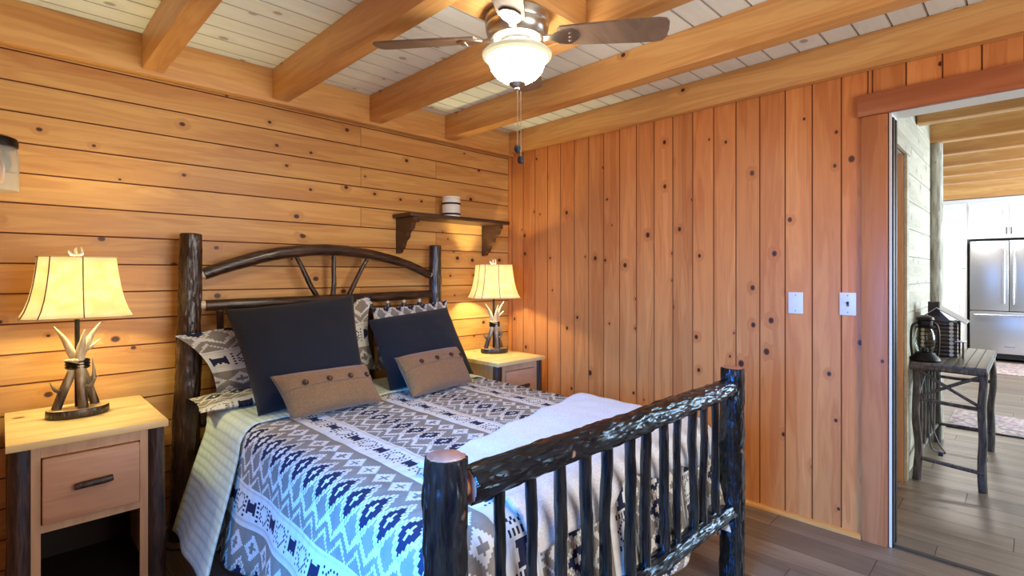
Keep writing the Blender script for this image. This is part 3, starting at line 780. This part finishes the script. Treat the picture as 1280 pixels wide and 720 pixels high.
# ------------------------------------------------------------------ wall plates
def plate(y, z, name, label):
    root = thing(name, label, 'wall plate' if 'blank' in label else 'light switch', (-.0005, y, z))
    bm = NB(); box(bm, -.006, -.0003, -.036, .036, -.0575, .0575, .0025); mk('plate', bm, white_plastic, root)
    for s in (-1, 1):
        bm = NB(); tube(bm, [(-.005, 0, s*.042), (-.0075, 0, s*.042)], .003, 10); mk('screw', bm, grey_dot, root)
    return root
plate(-2.225, 1.163, 'blank_wall_plate', 'blank white wall plate, left of the light switch')
r = plate(-2.466, 1.167, 'light_switch', 'white toggle light switch on the pine wall beside the doorway')
bm = NB(); box(bm, -.008, -.0055, -.006, .006, -.013, .013, .001); mk('switch_slot', bm, grey_dot, r)
bm = NB(); prism(bm, [(-.006, -.004), (-.020, .004), (-.020, .010), (-.006, .007)], 1, -.0045, .0045); mk('toggle', bm, black_m, r)

# ------------------------------------------------------------------ ceiling fan
FC = V(-1.62, -1.71, 0)
fan = thing('ceiling_fan', 'brushed nickel hugger ceiling fan with lit frosted bowl', 'ceiling fan', (FC.x, FC.y, 2.322))
zt = 2.3215-2.322
def L(*pr): return [(r, z-2.322) for r, z in pr]
bm = NB(); lathe(bm, L((0, 2.3215), (.118, 2.3215), (.124, 2.316), (.125, 2.286), (.121, 2.280), (.123, 2.276), (.122, 2.262), (.116, 2.245), (.104, 2.232), (.104, 2.226), (.086, 2.215), (.06, 2.214), (0, 2.214)), 0, 0, 56); mk('motor_housing', bm, nickel, fan)
bm = NB(); lathe(bm, L((0, 2.216), (.064, 2.216), (.066, 2.204), (.075, 2.196), (.079, 2.188), (.075, 2.18), (.06, 2.178), (0, 2.178)), 0, 0, 44); mk('light_fitter', bm, nickel, fan)
bm = NB(); lathe(bm, L((.070, 2.1795), (.104, 2.1795), (.112, 2.184), (.128, 2.178), (.136, 2.170), (.133, 2.160), (.120, 2.152), (.110, 2.142), (.106, 2.128), (.098, 2.108), (.082, 2.088), (.058, 2.072), (.03, 2.066), (0, 2.066)), 0, 0, 56, mi=0)
for f in bm.faces:
    c = f.calc_center_median()
    if c.z > 2.153-2.322: f.material_index = 2 if math.hypot(c.x, c.y) < .104 else 1
mk('glass_bowl', bm, [bowl_m, bowl_rim, bowl_top], fan)
bm = NB(); lathe(bm, L((0, 2.068), (.03, 2.066), (.033, 2.058), (.022, 2.048), (.010, 2.044), (.012, 2.036), (.006, 2.028), (0, 2.027)), 0, 0, 28); mk('finial', bm, nickel, fan)
for k in range(4):
    a = math.radians(-52+90*k); rot = Matrix.Rotation(a, 4, 'Z')
    pitch = Matrix.Rotation(math.radians(-13), 4, 'X')
    # blade outline along +x
    n = 14; zc = 2.238-2.322
    pts = [(.165, -.050), (.30, -.058), (.45, -.064), (.53, -.064), (.558, -.058), (.57, -.042), (.574, .0), (.57, .042), (.558, .058), (.53, .064), (.45, .064), (.30, .058), (.165, .050), (.155, .03), (.155, -.03)]
    bm = NB(); prism(bm, pts, 2, -.004, .004)
    bmesh.ops.transform(bm, matrix=rot @ Matrix.Translation((0, 0, zc)) @ pitch, verts=bm.verts)
    bl = mk('fan_blade', bm, blade_m, fan, angle=30)
    bm = NB(); prism(bm, [(.095, -.012), (.135, -.014), (.165, -.034), (.21, -.04), (.232, -.02), (.236, 0), (.232, .02), (.21, .04), (.165, .034), (.135, .014), (.095, .012)], 2, -.011, -.0045)
    for y in (-.022, .0, .022): lathe(bm, [(0, -.014), (.004, -.0135), (.005, -.011)], .205, y, 10)
    bmesh.ops.transform(bm, matrix=rot @ Matrix.Translation((0, 0, zc)) @ pitch, verts=bm.verts)
    mk('blade_iron', bm, nickel, bl, angle=30)
for dx, zz in ((-.008, 1.815), (.010, 1.775)):
    bm = NB(); x = dx; tube(bm, [(x, -.01, 2.03-2.322), (x, -.01, zz-2.322)], .0016, 6); pc = mk('pull_chain', bm, nickel, fan)
    bm = NB(); lathe(bm, L((0, zz+.003), (.010, zz), (.0125, zz-.008), (.0125, zz-.018), (.009, zz-.026), (0, zz-.028)), x, -.01, 16); mk('pull_fob', bm, black_m, pc)

# ------------------------------------------------------------------ wall sconce at the left edge
sc = thing('wall_sconce', 'unlit glass jar wall sconce with dark cap above the left nightstand', 'wall light', (-3.075, -.0065, 1.76)); A = At(sc)
sx, sy = -3.065, -.15
bm = NB(); tube(bm, [(sx, -.0065, 1.80), (sx, -.022, 1.80)], .055, 24); A('wall_plate', bm, dark_metal)
bm = NB(); tube(bm, spline([(sx, -.02, 1.80), (sx, -.07, 1.82), (sx, -.12, 1.87), (sx, sy, 1.885), (sx, sy, 1.86)], 6), .008, 10); A('arm', bm, dark_metal)
bm = NB(); lathe(bm, [(0, 1.884), (.04, 1.884), (.066, 1.874), (.071, 1.864), (.071, 1.840), (.066, 1.838), (0, 1.842)], sx, sy, 36); A('cap', bm, dark_metal)
bm = NB(); lathe(bm, [(.064, 1.838), (.070, 1.825), (.073, 1.79), (.074, 1.70), (.074, 1.658), (.071, 1.658), (.070, 1.79), (.062, 1.83)], sx, sy, 36); A('glass_shade', bm, jar_m)
bm = NB(); lathe(bm, [(0, 1.842), (.018, 1.84), (.018, 1.80), (.024, 1.77), (.03, 1.73), (.024, 1.69), (0, 1.675)], sx, sy, 20); A('bulb', bm, plain('amber_bulb', (190, 130, 90), .2))

# ------------------------------------------------------------------ hall and kitchen
HW = -2.548
bm = NB(); tn = []
zs = [0, .14]+[.14+.185*k for k in range(1, 15)]+[2.82]
boards(bm, tn, 0, 2, 1, -1, HW, 1.10, 2.235, zs)
boards(bm, tn, 0, 2, 1, -1, HW, .11, 1.10, [2.16, 2.36, 2.545, 2.73, 2.82])
back_plane(bm, tn, 1, -1, HW, ((0, 1.03, 2.235), (2, 0, 2.82)))
back_plane(bm, tn, 1, -1, HW, ((0, .107, 1.03), (2, 2.08, 2.82)))
back_plane(bm, tn, 1, -1, HW, ((0, .107, .25), (2, 0, 2.08)))
w = struct('wall_hall', bm, [white_hall, white_groove], smooth=False, norm=False); tone_attr(w, tn)
d2 = bpy.data.objects.new('door_2', None); C.objects.link(d2); d2['kind'] = 'structure'
bm = NB(); box(bm, 1.03, 1.105, HW-.018, HW-.0005, 0, 2.08, .003); mk('casing', bm, white_hall, d2)
bm = NB(); box(bm, .18, .25, HW-.018, HW-.0005, 0, 2.08, .003); mk('casing', bm, white_hall, d2)
bm = NB(); box(bm, .15, 1.14, HW-.022, HW-.0005, 2.081, 2.175, .003); mk('casing_header', bm, white_hall, d2)
bm = NB(); box(bm, .252, 1.028, HW+.05, HW+.085, 0, 2.078); mk('door_panel', bm, frame_pine, d2, smooth=False)
bm = NB(); box(bm, 1.012, 1.0295, HW, HW+.06, 0, 2.078); mk('jamb', bm, frame_pine, d2, smooth=False)
# outer shell of hall and kitchen
bm = NB(); box(bm, .1005, .1065, -5.2, .6, 2.56, 2.82); struct('wall_upper', bm, white_paint, smooth=False)
bm = NB(); box(bm, 8.42, 8.5, -5.2, .6, 0, 2.82); struct('wall_kitchen', bm, white_paint, smooth=False)
bm = NB(); box(bm, .11, 8.42, .6, .66, 0, 2.82); struct('wall_side', bm, white_paint, smooth=False)
bm = NB(); box(bm, .11, 8.42, -5.26, -5.2, 0, .8); box(bm, .11, 8.42, -5.26, -5.2, 2.3, 2.82)
for a, b in ((.11, 1.9), (5.3, 5.6), (6.6, 8.42)): box(bm, a, b, -5.26, -5.2, .8, 2.3)
struct('wall_porch', bm, white_paint, smooth=False)
bm = NB(); tube(bm, logpath((2.305, -2.568, 0), (2.305, -2.568, 2.368), 20, .006, 77), .056, 20, .05, seed=77)
tag(mk('log_post', bm, log_grey, base=(2.305, -2.568, 0)), 'pale weathered log post standing at the end of the hall wall', 'post')
hl = ['nearest pine beam overhead just through the doorway', 'second pine beam through the doorway, resting on the pale log post', 'third pine beam through the doorway, just past the log post',
      'fourth pine beam through the doorway, counted from the door', 'fifth pine beam through the doorway, counted from the door', 'sixth pine beam through the doorway, nearest the kitchen cabinets']
for i, x in enumerate((1.55, 2.28, 2.88, 3.54, 4.18, 4.82)):
    beam(hl[i], x-.05, x+.05, -5.19, HW-.008 if x < 2.2 else .59, 2.37, 2.56, pine_beam_y)
bm = NB(); box(bm, 7.60, 7.70, -5.19, .59, 2.50, 2.819); tag(mk('kitchen_header_beam', bm, pine_beam_y, base=(7.66, -2.3, 2.5), smooth=False), 'broad yellow pine board above the white kitchen cabinets', 'beam')

def shaker(bmx, x, y0, y1, z0, z1):
    """raised-frame door front facing -x"""
    box(bmx, x-.012, x, y0, y1, z0, z1)
    f = .06
    box(bmx, x-.022, x-.012, y0, y0+f, z0, z1); box(bmx, x-.022, x-.012, y1-f, y1, z0, z1)
    box(bmx, x-.022, x-.012, y0+f, y1-f, z0, z0+f); box(bmx, x-.022, x-.012, y0+f, y1-f, z1-f, z1)
KX = 7.74
pn = thing('pantry_cabinet', 'tall white pantry cabinet with paneled doors left of the refrigerator', 'cabinet', (8.05, -2.2, 0)); A = At(pn)
bm = NB(); box(bm, KX, 8.40, -2.405, -1.72, .0, 2.44); A('cabinet_box', bm, paint_cab, smooth=False)
for z0, z1 in ((.10, 1.40), (1.42, 2.36)):
    bm = NB(); shaker(bm, KX-.001, -2.385, -1.74, z0, z1); A('door', bm, paint_cab, smooth=False)
uc = thing('upper_cabinet', 'white two-door cabinet above the refrigerator', 'cabinet', (8.05, -2.88, 1.86)); A = At(uc)
bm = NB(); box(bm, KX, 8.40, -3.36, -2.41, 1.87, 2.44); A('cabinet_box', bm, paint_cab, smooth=False)
for y0, y1, hy_ in ((-2.878, -2.43, -2.855), (-3.34, -2.884, -2.907)):
    bm = NB(); shaker(bm, KX-.001, y0, y1, 1.90, 2.38); dd = A('door', bm, paint_cab, smooth=False)
    bm = NB(); tube(bm, [(KX-.045, hy_, 1.925), (KX-.045, hy_, 2.03)], .006, 8); tube(bm, [(KX-.045, hy_, 1.94), (KX-.02, hy_, 1.94)], .004, 6); tube(bm, [(KX-.045, hy_, 2.015), (KX-.02, hy_, 2.015)], .004, 6)
    A('handle', bm, dark_metal, dd)
bm = NB(); prism(bm, [(7.74, 2.4405), (7.715, 2.4405), (7.70, 2.49), (7.74, 2.4995)], 1, -5.19, .59)
struct('trim_2', bm, paint_cab, smooth=False)
fr = thing('refrigerator', 'stainless french door refrigerator in the white kitchen cabinets', 'refrigerator', (8.05, -2.88, 0)); A = At(fr)
bm = NB(); box(bm, KX-.02, 8.38, -3.335, -2.445, .04, 1.825, .004); A('refrigerator_body', bm, plain('dark_grey_case', (52, 54, 58), .5))
for y0, y1, hy_ in ((-2.882, -2.445, -2.835), (-3.335, -2.888, -2.935)):
    bm = NB(); box(bm, KX-.09, KX-.021, y0, y1, .765, 1.825, .01); dd = A('door', bm, steel_fr)
    bm = NB(); tube(bm, [(KX-.14, hy_, .87), (KX-.14, hy_, 1.70)], .012, 12); tube(bm, [(KX-.14, hy_, .90), (KX-.09, hy_, .90)], .009, 8); tube(bm, [(KX-.14, hy_, 1.67), (KX-.09, hy_, 1.67)], .009, 8)
    A('handle', bm, chrome, dd)
bm = NB(); box(bm, KX-.09, KX-.021, -3.335, -2.445, .12, .755, .01); dd = A('freezer_drawer', bm, steel_fr)
bm = NB(); tube(bm, [(KX-.14, -2.50, .70), (KX-.14, -3.28, .70)], .012, 12); tube(bm, [(KX-.14, -2.53, .70), (KX-.09, -2.53, .70)], .009, 8); tube(bm, [(KX-.14, -3.25, .70), (KX-.09, -3.25, .70)], .009, 8); A('handle', bm, chrome, dd)
bm = NB(); box(bm, KX-.094, KX-.0905, -2.95, -2.83, .215, .235); A('badge', bm, chrome, dd, smooth=False)
bm = NB(); box(bm, KX-.05, KX-.021, -3.32, -2.46, .0405, .112); A('toe_grille', bm, black_m, smooth=False)
for lab, x0, x1, y0, y1 in (('faded red patterned rug behind the twig table, before the kitchen', 2.75, 3.52, -4.6, -2.45), ('faded red patterned rug farther away, in front of the refrigerator', 6.3, 7.5, -4.2, -2.70)):
    root = thing('area_rug', lab, 'rug', ((x0+x1)/2, (y0+y1)/2, 0)); A = At(root)
    if x0 < 3:
        bm = NB(); box(bm, x0+.03, x1, y0, -2.60, .0005, .009, .002)
        A('rug_field', bm, rug_m)
        bm = NB(); box(bm, x0, x0+.029, y0, -2.60, .0005, .011, .003); A('border', bm, plain('dark_rug_border', (54, 44, 50), .9))
    else:
        bm = NB(); box(bm, x0, x1, y0, y1, .0005, .009, .002); A('rug_field', bm, rug_m)

# twig console table
tb = thing('twig_table', 'rustic grey twig side table standing against the hall wall', 'table', (1.65, -2.75, 0)); A = At(tb)
TX0, TX1, TY0, TY1, TZ = 1.10, 2.20, -2.935, -2.575, .755
bm = NB()
for i in range(7):
    y = TY0+(TY1-TY0)*i/7; box(bm, TX0+.012, TX1-.012, y+.001, y+(TY1-TY0)/7-.001, TZ-.02, TZ, .003)
A('tabletop', bm, wood('weathered_slats', (122, 112, 98), (84, 76, 66), ax=0, p=.1, tone=False, rough=.5))
bm = NB()
for p, q in (((TX0, TY0, TZ-.03), (TX0, TY1, TZ-.03)), ((TX1, TY0, TZ-.03), (TX1, TY1, TZ-.03)), ((TX0, TY0+.01, TZ-.03), (TX1, TY0+.01, TZ-.03)), ((TX0, TY1-.01, TZ-.03), (TX1, TY1-.01, TZ-.03))):
    tube(bm, logpath(p, q, 8, .004, 80), .016, 10, .1)
A('top_frame', bm, bark_grey)
for i, (x, y) in enumerate(((1.135, -2.60), (1.145, -2.915), (2.17, -2.60), (2.165, -2.91))):
    bm = NB(); tube(bm, logpath((x+(.02 if i in (1, 3) else 0), y, 0), (x, y, TZ-.035), 14, .02, 90+i), [.023, .021, .019], 12, .12, seed=90+i); A('leg', bm, bark_grey)
def twig(name, pts, r, sd):
    bm = NB(); tube(bm, spline(pts, 5), r, 8, .1, seed=sd); A(name, bm, bark_grey)
twig('cross_brace', [(1.12, -2.60, .715), (1.12, -2.76, .61), (1.125, -2.91, .515)], .010, 1); twig('cross_brace', [(1.135, -2.91, .70), (1.135, -2.76, .62), (1.135, -2.61, .53)], .010, 2)
twig('stretcher', [(1.135, -2.60, .525), (1.135, -2.75, .51), (1.14, -2.915, .50)], .012, 3); twig('stretcher', [(1.135, -2.60, .145), (1.14, -2.75, .13), (1.15, -2.915, .115)], .012, 4)
twig('stretcher', [(2.165, -2.60, .52), (2.165, -2.75, .515), (2.165, -2.91, .52)], .012, 5); twig('stretcher', [(2.165, -2.60, .15), (2.165, -2.75, .15), (2.165, -2.91, .15)], .012, 6)
twig('stretcher', [(1.14, -2.60, .13), (1.6, -2.595, .15), (2.165, -2.60, .14)], .012, 7); twig('stretcher', [(1.13, -2.60, .52), (1.35, -2.60, .60), (1.7, -2.60, .70)], .013, 8)
twig('stretcher', [(1.15, -2.915, .68), (1.6, -2.915, .69), (2.165, -2.91, .68)], .012, 17)
for i in range(5):
    x = 1.30+.16*i; twig('slat', [(x, -2.598, .14), (x+.015, -2.60, .4), (x, -2.598, .72)], .012, 9+i)
bm = NB(); tube(bm, spline([(1.33, -2.625, .745-.03), (1.30, -2.64, .5), (1.34, -2.66, .30), (1.30, -2.70, .20), (1.36, -2.72, .14), (1.30, -2.66, .17), (1.33, -2.64, .26)], 6), .004, 6)
box(bm, 1.30, 1.335, -2.715, -2.69, .13, .155, .004)
tag(mk('power_cord', bm, black_m, base=(1.32, -2.66, .14)), 'black power cord dangling under the twig table', 'cord')

# lantern
ln = thing('oil_lantern', 'dark metal oil lantern on the near corner of the twig table', 'lantern', (1.215, -2.632, TZ)); A = At(ln)
lx, ly = 1.215, -2.632
def LL(pr): return [(r, TZ+z) for r, z in pr]
bm = NB(); lathe(bm, LL([(0, .0005), (.078, .0005), (.082, .01), (.078, .022), (.06, .04), (.05, .058), (.0, .058)]), lx, ly, 32); A('fuel_base', bm, dark_metal)
bm = NB(); lathe(bm, LL([(.040, .059), (.054, .10), (.057, .14), (.048, .19), (.038, .215), (.036, .215), (.045, .19), (.054, .14), (.051, .10), (.037, .059)]), lx, ly, 32); A('glass_globe', bm, glass_m)
bm = NB(); lathe(bm, LL([(0, .216), (.05, .216), (.054, .226), (.04, .235), (.042, .262), (.05, .27), (.046, .285), (.02, .296), (0, .297)]), lx, ly, 32); A('chimney_cap', bm, dark_metal)
for s in (-1, 1):
    dx, dy = .40*s, -.92*s
    bm = NB(); tube(bm, spline([(lx+dx*.066, ly+dy*.066, TZ+.02), (lx+dx*.074, ly+dy*.074, TZ+.12), (lx+dx*.068, ly+dy*.068, TZ+.22), (lx+dx*.04, ly+dy*.04, TZ+.255)], 6), .007, 8); A('side_tube', bm, dark_metal)
bm = NB(); lathe(bm, LL([(0, .06), (.02, .062), (.018, .085), (.006, .09), (0, .09)]), lx, ly, 16); A('burner', bm, dark_metal)
# little log cabin
cb = thing('log_cabin_model', 'miniature log cabin with metal roof behind the lantern', 'ornament', (1.62, -2.66, TZ)); A = At(cb)
c0, c1, e0, e1 = 1.53, 1.74, -2.74, -2.585
bm = NB()
for i in range(9):
    z = TZ+.0145+.026*i
    tube(bm, [(c0, e0-.03, z), (c0, e1+.018, z)], .0135, 10, mi=0, capmi=1); tube(bm, [(c1, e0-.03, z), (c1, e1+.018, z)], .0135, 10, capmi=1)
    tube(bm, [(c0-.03, e0, z+.004), (c1+.03, e0, z+.004)], .0135, 10, capmi=1); tube(bm, [(c0-.03, e1, z+.004), (c1+.03, e1, z+.004)], .0135, 10, capmi=1)
cabin_wood = wood('cabin_twig', (112, 92, 76), (70, 56, 46), ax=1, p=0, tone=False)
A('log_walls', bm, [cabin_wood, pale_end])
bm = NB(); zr = TZ+.245
prism(bm, [(e0-.075, zr-.015), ((e0+e1)/2, zr+.085), (e1+.03, zr-.005), (e1+.03, zr-.001), ((e0+e1)/2, zr+.092), (e0-.075, zr-.009)], 0, c0-.045, c1+.045); A('roof', bm, plain('tin_roof', (170, 164, 156), .4, .3), smooth=False)
bm = NB(); prism(bm, [(e0+.004, zr-.005), (e1-.004, zr-.005), ((e0+e1)/2, zr+.078)], 0, c0+.0, c0+.012); A('gable', bm, cabin_wood, smooth=False)
bm = NB(); box(bm, c0-.02, c0+.04, e0+.065, e0+.125, zr+.03, zr+.128); A('chimney', bm, plain('dark_chimney', (70, 54, 46), .8), smooth=False)
bm = NB(); box(bm, c0-.04, c0+.05, e0-.075, e0-.016, TZ+.108, TZ+.113); A('porch_roof', bm, plain('tin_porch', (176, 170, 162), .4, .3), smooth=False)
bm = NB(); tube(bm, [(c0-.03, e0-.06, TZ+.0005), (c0-.03, e0-.06, TZ+.108)], .006, 8); A('porch_post', bm, cabin_wood)
# cord on the bedroom floor
bm = NB(); tube(bm, spline([(-2.52, -.05, .005), (-2.50, -.16, .005), (-2.47, -.24, .005), (-2.41, -.27, .005), (-2.36, -.25, .005)], 6), .004, 6)
tag(mk('power_cord', bm, black_m, base=(-2.45, -.2, 0)), 'black power cord on the floor beside the left headboard post', 'cord')

# ------------------------------------------------------------------ light
def area(name, loc, rot, sx_, sy_, power, col):
    l = bpy.data.lights.new(name, 'AREA'); l.shape = 'RECTANGLE'; l.size = sx_; l.size_y = sy_; l.energy = power; l.color = col
    o = bpy.data.objects.new(name, l); C.objects.link(o); o.location = loc; o.rotation_euler = rot; return o
def point(name, loc, power, col, rad):
    l = bpy.data.lights.new(name, 'POINT'); l.energy = power; l.color = col; l.shadow_soft_size = rad
    o = bpy.data.objects.new(name, l); C.objects.link(o); o.location = loc; return o
l = area('window_light_left', (XL+.12, -2.55, 1.25), (0, 0, 0), .9, .8, 44, (.05, .34, 1.0))
l.rotation_euler = V(1.45, .45, -.62).to_track_quat('-Z', 'Y').to_euler(); l.data.spread = math.radians(75)
area('room_fill_front', (-1.75, YF-.12, 1.4), (PI/2, 0, 0), 1.6, 1.4, 58, (1.0, .94, .86))  # warm room fill added at the unseen front window
for x, y in ((-2.819, -.288), (-.402, -.252)):
    point('table_lamp_bulb', (x, y, 1.262), 92, (1, .90, .46), .03)
area('porch_daylight', (3.6, -5.4, 1.5), (PI/2, 0, 0), 3.2, 1.5, 250, (.72, .88, 1))
area('kitchen_daylight', (6.1, -5.4, 1.6), (PI/2, 0, 0), 1.0, 1.4, 90, (.9, .96, 1))
area('kitchen_fill', (6.4, -2.4, 2.45), (0, 0, 0), .5, .5, 45, (1, .93, .84))  # fill added overhead to brighten the kitchen, without any fixture
wd = bpy.data.worlds.new('daylight'); bpy.context.scene.world = wd; wd.use_nodes = True
bg = wd.node_tree.nodes['Background']; bg.inputs[0].default_value = (.6, .76, 1, 1); bg.inputs[1].default_value = .35

# ------------------------------------------------------------------ camera
cam = bpy.data.cameras.new('camera'); co = bpy.data.objects.new('camera', cam); C.objects.link(co)
co.location = (-3.0463, -3.1204, 1.3163); co.rotation_euler = (PI/2, 0, -math.radians(44.756))
cam.sensor_width = 36; cam.lens = 643.91/1280*36; cam.shift_y = -16.95/1280; cam.clip_start = .05
sc_ = bpy.context.scene; sc_.camera = co
sc_.view_settings.view_transform = 'Standard'; sc_.view_settings.exposure = 0.0
sc_.cycles.use_denoising = True; sc_.cycles.max_bounces = 8; sc_.cycles.sample_clamp_indirect = 8
